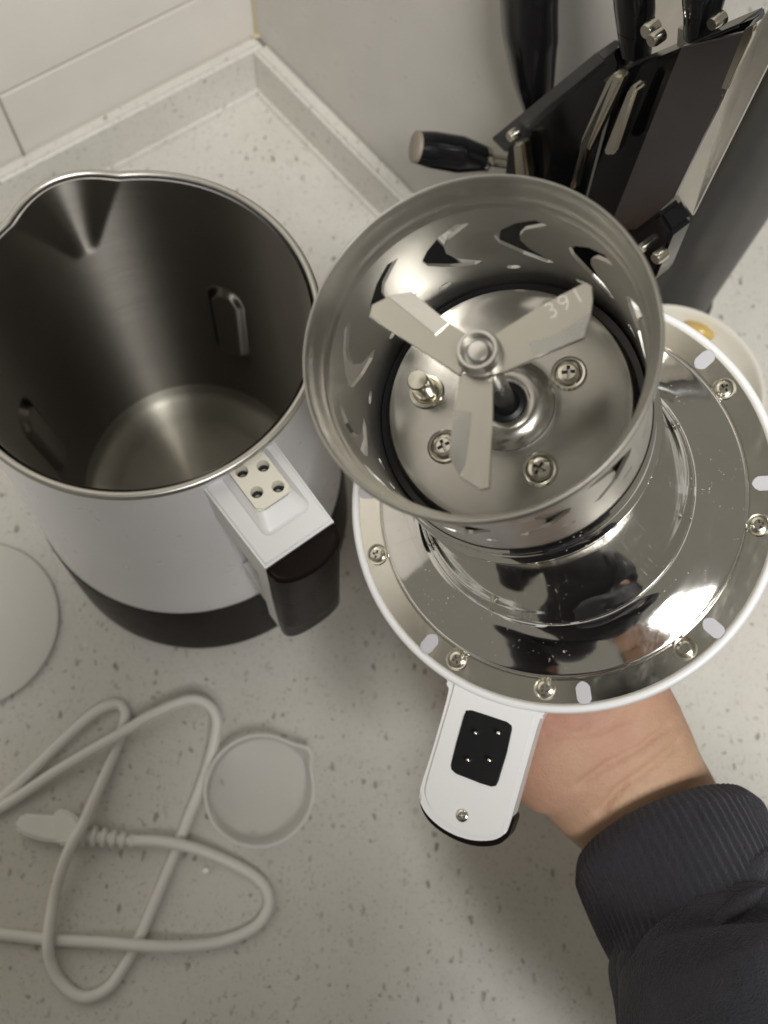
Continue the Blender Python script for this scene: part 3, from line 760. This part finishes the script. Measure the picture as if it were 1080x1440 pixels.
tp_ = [Vector((.12, -.41, -.03)), Vector((.12, -.405, .15)), Vector((.12, -.39, .32)), CH, Vector((.115, -.35, .555)), Vector((.107, -.332, .605))]
tp_ = spline(tp_, 6)
obj('jacket', tube(tp_, list(np.interp(np.linspace(0, 5, 31), range(6), [.178, .164, .170, .186, .126, .074])), 40, None, False, [(1, t) for t in np.interp(np.linspace(0, 5, 31), range(6), [.68, .68, .68, .68, .72, 1])], Vector((0, 1, 0))), M_KNIT, person)
bm = ball(HD + Vector((0, -.012, .012)), .094, seg=32, scale=(.88, 1.06, 1.26), rot=Matrix.Rotation(.55, 3, 'X'))
bmesh.ops.delete(bm, geom=[v for v in bm.verts if v.co.y > HD.y + .035 - .5 * (v.co.z - HD.z) or v.co.z < HD.z - .07], context='VERTS')
obj('hair', bm, mat('black_hair', (.008, .007, .006), .5), person)
bm = bmesh.new()
prism(roundrect(-.022, -.062, .074, .150, .010), .0022, .0102, .0012, 2, bm)
bm.transform(Matrix.Translation(CAM) @ R3.to_4x4())
tag(obj('phone', bm, M_BLACK), 'black phone in the other hand, seen only as a dark patch in the shiny steel', 'phone')

# ------------------------------------------------------------------ cord, measuring cup, saucer, crumb
def zc(x, y): return x / 2.25, y / 2.25 + 920
strandA = [(-260, 640, .004), (-60, 505, .004), (60, 408, .004), (200, 272, .004), (300, 185, .0045), (368, 157, .0035), (396, 180, .0032), (388, 235, .0032), (360, 315, .004), (300, 455, .007), (262, 540, .016), (228, 600, .0185), (196, 680, .014), (172, 770, .0085), (157, 860, .0085), (152, 920, .0085), (160, 975, .006), (195, 1040, .0035), (262, 1085, .0035), (340, 1058, .0035), (400, 975, .0033), (447, 885, .0032), (500, 760, .0032), (545, 650, .0032), (580, 560, .0032), (648, 385, .0045), (682, 260, .009), (684, 195, .012), (650, 152, .013), (590, 145, .013), (480, 192, .012), (380, 252, .0105), (280, 310, .009), (160, 382, .007), (40, 462, .005), (-80, 530, .004), (-260, 640, .0036)]
strandB = [(415, 590, .0075), (480, 590, .0085), (560, 600, .0100), (640, 622, .009), (720, 655, .007), (800, 698, .005), (845, 748, .004), (848, 805, .0035), (805, 865, .0035), (700, 910, .0045), (570, 925, .008), (450, 922, .0098), (330, 912, .007), (200, 906, .0035), (120, 900, .0033), (0, 886, .0033), (-150, 875, .0033)]
CO = tag(empty('power_cord', at(*zc(300, 600))), 'white power cord looped on the counter beside the milky cup, ending in a ribbed plug', 'power cord')
CI = CO.matrix_basis.inverted()
def W2(bm, M):
    bm.transform(M); return bm
for st in (strandA, strandB):
    p_ = spline([at(*zc(x, y), z + .0003) for x, y, z in st], 8)
    obj('cord', W2(tube(p_, .0030, 14), CI), M_CORD, CO)
pA, pB = at(*zc(62, 545), .009), at(*zc(262, 572), .009)
ax = (pB - pA).normalized()
zp = lambda x, y: at(x / 4.696, 1100 + y / 4.696, .008)
def block(pts, z0, z1, bv):
    q = [zp(*p) for p in pts]; bm = prism([(p.x, p.y) for p in q], z0, z1); bmesh.ops.recalc_face_normals(bm, faces=bm.faces)
    bmesh.ops.bevel(bm, geom=list(bm.edges), offset=bv, segments=3, affect='EDGES', clamp_overlap=True); return W2(bm, CI)
PLG = obj('cord_plug', block([(106, 300), (124, 240), (158, 206), (420, 222), (420, 400), (290, 392), (150, 345)], .0008, .0120, .0016), M_CORD, CO)
obj('plug_collar', block([(362, 268), (388, 186), (440, 180), (522, 216), (572, 310), (560, 384), (530, 408), (400, 418)], .0007, .0160, .0014), M_CORD, PLG)
pC = at(*zc(425, 592), .0075)
npz = 60; rr = [(.0058 - .0022 * k / npz) * (1.0 if math.sin(k / npz * 2 * math.pi * 5.5) > -.15 else .62) for k in range(npz + 1)]
obj('strain_relief', W2(tube([pB.lerp(pC, k / npz) for k in range(npz + 1)], rr, 16), CI), M_CORD, PLG)

mc = at(365, 1111, .014); mc.z = 0.0004
def frost(name, fac):
    m = mat(name, (.95, .95, .93), .35); t = NT(m)
    tr = t.n('ShaderNodeBsdfTransparent'); mx = t.n('ShaderNodeMixShader'); mx.inputs[0].default_value = fac
    tl = t.n('ShaderNodeBsdfTranslucent'); tl.inputs[0].default_value = (.92, .92, .90, 1); m2 = t.n('ShaderNodeMixShader'); m2.inputs[0].default_value = .4
    t.l(t.b.outputs[0], m2.inputs[1]); t.l(tl.outputs[0], m2.inputs[2])
    t.l(tr.outputs[0], mx.inputs[1]); t.l(m2.outputs[0], mx.inputs[2]); t.l(mx.outputs[0], t.t.nodes['Material Output'].inputs[0]); return m
M_FROST = frost('frosted_plastic', .50); M_FROST2 = frost('frosted_plastic_edge', .8)
tipd = at(440, 1052, .014) - mc; ta = math.atan2(tipd.y, tipd.x)
def fr_cup(t, r, z):
    k = max(0, (z - .004) / .010); return r + .0048 * k * math.exp(-(wrapang(t - ta) / .20) ** 2), z
MC = tag(obj('measuring_cup', lathe([(.0004, .0003), (.0276, .0003), (.0284, .0008), (.0287, .002), (.0292, .0138)], 120, fr=fr_cup), M_FROST), 'shallow milky translucent measuring cup with a pouring lip, right of the looped cord', 'measuring cup')
MC.location = mc
cr_ = [(.0292 + .0009 * math.cos(a), .0140 + .0009 * math.sin(a)) for a in np.linspace(0, 2 * math.pi, 10)]
obj('cup_lip', lathe(cr_, 120, fr=fr_cup), M_FROST2, MC)

sc_c = at(-42, 875, .006); sc_c.z = .0004
SA = tag(obj('saucer', lathe(smooth_profile([(.0004, .0004), (.024, .0004), (.026, .001), (.036, .0018), (.0475, .0020), (.0486, .0022), (.0480, .0030), (.036, .0030), (.025, .0026), (.0004, .0025)], 5), 96), M_SAUCER), 'white saucer cut off by the left edge, beside the looped cord and jug', 'saucer'); SA.location = sc_c
cb_ = at(290, 1224, .001); 
CR = tag(obj('bead', ball((0, 0, .0017), .0021, seg=14, scale=(1.1, .9, .8)), mat('white_glint', (.93, .93, .92), .15)), 'tiny bright white crumb standing in for a glint on the counter inside the cord loop', 'bead'); CR.location = (cb_.x, cb_.y, 0)  # white bead put in for a bright glint

# bowl and grey pipe on the counter behind the head
bc = at(945, 545, .05); bc.z = .0004
BR = .0545
BO = tag(obj('porcelain_bowl', lathe(smooth_profile([(.0004, .003), (.026, .003), (.027, .0004), (.029, .0004), (.031, .004), (.042, .018), (.0510, .038), (BR, .0525), (BR - .0008, .0538), (BR - .0024, .0528), (.0485, .040), (.039, .021), (.026, .0075), (.0004, .0060)], 5), 128), M_BOWL), 'cream porcelain bowl on the counter behind the grinder head', 'bowl'); BO.location = bc
# a yellow blob on the bowl's inner wall
zs = np.linspace(.012, .052, 200)
yz = min(zs, key=lambda z: abs((at(984, 461, z) - bc).to_2d().length - np.interp(z, [.0075, .021, .040, .0528], [.026, .039, .0485, .0521])))
yp = at(984, 461, yz)
bm = ball((0, 0, 0), .0086, seg=20, scale=(1.2, .8, .55))
RS = tag(obj('blob', bm, plastic('yellow_blob', (.62, .44, .13), .22, .15)), 'yellow soybean stuck inside the cream bowl, just above the lid edge', 'blob')
rdir = Vector((yp.x - bc.x, yp.y - bc.y, 0)).normalized()
RS.location = yp - rdir * .003 + Vector((0, 0, .001)); RS.rotation_euler = (1.0, 0, math.atan2(rdir.y, rdir.x) + math.pi / 2)
pp0 = at(948, 420, 0)
PR = .0225
PI_ = tag(obj('grey_pipe', lathe([(PR + .003, .0003), (PR + .003, .003), (PR + .0005, .0045), (PR, .006), (PR, 1.4)], 64, True, True), M_PIPE), 'grey round pipe rising from the counter to the right of the cleaver', 'pipe'); PI_.location = pp0

# ------------------------------------------------------------------ knife stand and knives
NQ = -nR; NQ = NQ.normalized()                                            # points away from the room, into the pillar
D0 = wc.dot(NQ)
def kq(px, py, off): return at_plane(px, py, Vector((0, 0, 0)) + NQ * (D0 - off), NQ)   # off: metres in front of the pillar face
def drop(p, z=.002): return Vector((p.x, p.y, z))
ST = empty('knife_stand', drop(kq(880, 300, .045), 0)); SI = Matrix.Translation(-ST.location)
tag(ST, 'black knife stand of smoked acrylic with steel posts, beside the grey pillar', 'knife stand')
def kpart(name, pts, off, t, m, parent=None, bevel=.0006, todrop=None, label=None):
    P = [kq(x, y, off) for x, y in pts]
    if todrop: P = P[:todrop[0]] + [drop(p) for p in P[todrop[0]:todrop[1]]] + P[todrop[1]:]
    bm = slab(P, -NQ, t, bevel); return obj(name, W2(bm, SI), m, parent or ST, angle=25)
pn = kpart('back_panel', [(724, 186), (874, 64), (880, 84), (866, 320), (745, 330)], .034, .004, M_BLACK, todrop=(3, 5))
kpart('front_panel', [(884, 94), (1072, 18), (1052, 46), (905, 385), (865, 330)], .052, .004, M_BLACK, todrop=(3, 5))
kpart('top_plate', [(716, 178), (868, 54), (886, 70), (736, 198)], .026, .012, M_ACRYL)
kpart('top_plate', [(878, 92), (1076, 8), (1078, 22), (906, 112)], .044, .012, M_ACRYL)
kpart('post', [(733, 194), (748, 190), (754, 240), (752, 262), (738, 262)], .040, .006, M_BOLT, bevel=.0012)
kpart('post', [(866, 104), (876, 94), (890, 98), (884, 112), (838, 206), (828, 204), (818, 260), (812, 258), (828, 190)], .058, .005, M_BOLT, bevel=.0010)
kpart('post', [(898, 116), (906, 108), (912, 114), (881, 204), (872, 210), (862, 206)], .060, .006, M_BOLT, bevel=.0012)
def bolt(px, py, off, r, h=.005):
    p = kq(px, py, off); q = (-NQ).to_track_quat('Z', 'Y').to_matrix().to_4x4()
    bm = lathe([(r, 0), (r, h * .7), (r * .8, h), (r * .1, h)], 24, True, True, mat=Matrix.Translation(p) @ q)
    obj('bolt', W2(bm, SI), M_BOLT, ST)
bolt(727, 186, .040, .0026); bolt(922, 36, .050, .0028); bolt(930, 48, .058, .0024)
bolt(1016, 24, .058, .0022)
kpart('clamp', [(948, 282), (958, 276), (976, 306), (948, 372), (912, 398), (886, 345), (900, 318)], .058, .012, M_BLACK, bevel=.0015)
bolt(910, 343, .070, .0020); bolt(934, 355, .070, .0026)
kpart('base_plate', [(730, 300), (980, 300), (980, 330), (730, 330)], .02, .03, M_BLACK, todrop=(0, 4)) if False else None
ul = (at(590, 372) - wc).dot(dR); ur = (drop(kq(1010, 250, .03), 0) - wc).dot(dR)
a_, b_ = wc + dR * ul, wc + dR * ur
bm = slab([p - NQ * o + Vector((0, 0, .0004)) for p, o in ((a_, .016), (b_, .016), (b_, .080), (a_, .080))], Vector((0, 0, 1)), .040, .002)
obj('foot', W2(bm, SI), M_BLACK, ST)

def knife(label, pxs, off, widths, blade_len=.12, thick=.62, grp=None, bm_=None):
    """pxs: handle axis from the bolster to the butt, in the plane off"""
    P = [kq(x, y, off) for x, y in pxs]; root = empty('knife', P[0]); I = Matrix.Translation(-P[0])
    tag(root, label, 'knife', grp)
    path = spline(P, 8); w_ = np.interp(np.linspace(0, len(P) - 1, len(path)), range(len(P)), widths)
    obj('handle', W2(tube(path, list(w_), 20, flat=(1, thick), up=NQ), I), M_BLACK, root)
    d = (P[0] - P[1]).normalized()
    obj('bolster', W2(tube([P[0] - d * .002, P[0] + d * .007], [widths[0] * 1.02, widths[0] * .9], 16, flat=(1, .66), up=NQ), I), bm_ or M_BLACK, root)
    s = d.cross(NQ).normalized(); e = P[0] + d * .006
    bl = max(.02, min(blade_len, (e.z - .02) / max(.05, -d.z))) if d.z < -.1 else blade_len
    pts = [e - s * .009, e + s * .009, e + d * bl * .8 + s * .010, e + d * bl - s * .008]
    obj('blade', W2(slab(pts, NQ, .0018), I), M_BLADE, root)
    return root
kw = dict(grp='black handled kitchen knives in the stand')
knife('upright black knife handle leftmost above the stand, casting a shadow on the pillar', [(754, 168), (750, 120), (745, 50), (744, -20), (750, -90)], .018, [.0060, .0115, .0152, .0152, .013], **kw)
knife('middle black knife handle above the stand, beside the pair of steel bolts', [(893, 52), (892, 10), (890, -60), (895, -120)], .034, [.0075, .0088, .0090, .008], **kw)
knife('black knife handle at the right end of the stand, nearest the pipe', [(986, 26), (990, -15), (1005, -80)], .050, [.0065, .0080, .0078], blade_len=.03, **kw)
# the short handle sticking out sideways at the left
P0 = kq(697, 226, .028); P1 = kq(586, 207, .062)
SH = empty('sharpening_steel', P0); I = Matrix.Translation(-P0); tag(SH, 'black handle with a grey butt jutting out sideways left of the knife stand', 'sharpening steel')
pth = spline([P0.lerp(P1, .14), P0.lerp(P1, .45), P0.lerp(P1, .8), P1], 8)
obj('handle', W2(tube(pth, list(np.interp(np.linspace(0, 3, len(pth)), range(4), [.0062, .0090, .0088, .0076])), 24), I), M_BLACK, SH)
dd = (P1 - P0).normalized()
obj('butt_cap', W2(tube([P1 - dd * .0006, P1 + dd * .0012, P1 + dd * .0016], [.0077, .0076, .0070], 24), I), plastic('worn_grey_cap', (.26, .22, .175), .45, .2), SH)
obj('bolster', W2(tube([P0.lerp(P1, .06), P0.lerp(P1, .10), P0.lerp(P1, .17)], [.0040, .0062, .0064], 20), I), M_BOLT, SH)
obj('rod', W2(tube([P0.lerp(P1, .08), P0 - dd * .03], .0032, 16), I), M_BOLT, SH)
# cleaver
CL = empty('cleaver', kq(960, 180, .062)); I = Matrix.Translation(-CL.location); tag(CL, 'wide steel cleaver blade with a bright ground edge, in front of the grey pipe', 'cleaver')
P = [kq(x, y, .062) for x, y in ((964, 62), (1058, 40), (1020, 135), (953, 273), (905, 318), (872, 322), (866, 306))]
obj('blade', W2(slab(P, -NQ, .002, .0003), I), steel('dark_cleaver_steel', (.24, .23, .235), .24, .05, (1, 1, 4), 14), CL, angle=20)
P = [kq(1061, 42, .0645), kq(1092, -4, .056), kq(1094, 62, .056), kq(974, 303, .056), kq(953, 273, .0645), kq(1020, 135, .0645)]
obj('ground_edge', W2(slab(P, NQ, .0012), I), steel('ground_cleaver_edge', (.62, .60, .56), .34, .06, (3, 3, 30), 12), CL, smooth=False)
P = [kq(1054, 36, .063), kq(1066, 30, .063), kq(1064, 46, .063), kq(1028, 122, .063), kq(1020, 120, .063)]
obj('spine', W2(slab(P, -NQ, .0022, .0003), I), M_BOLT, CL)
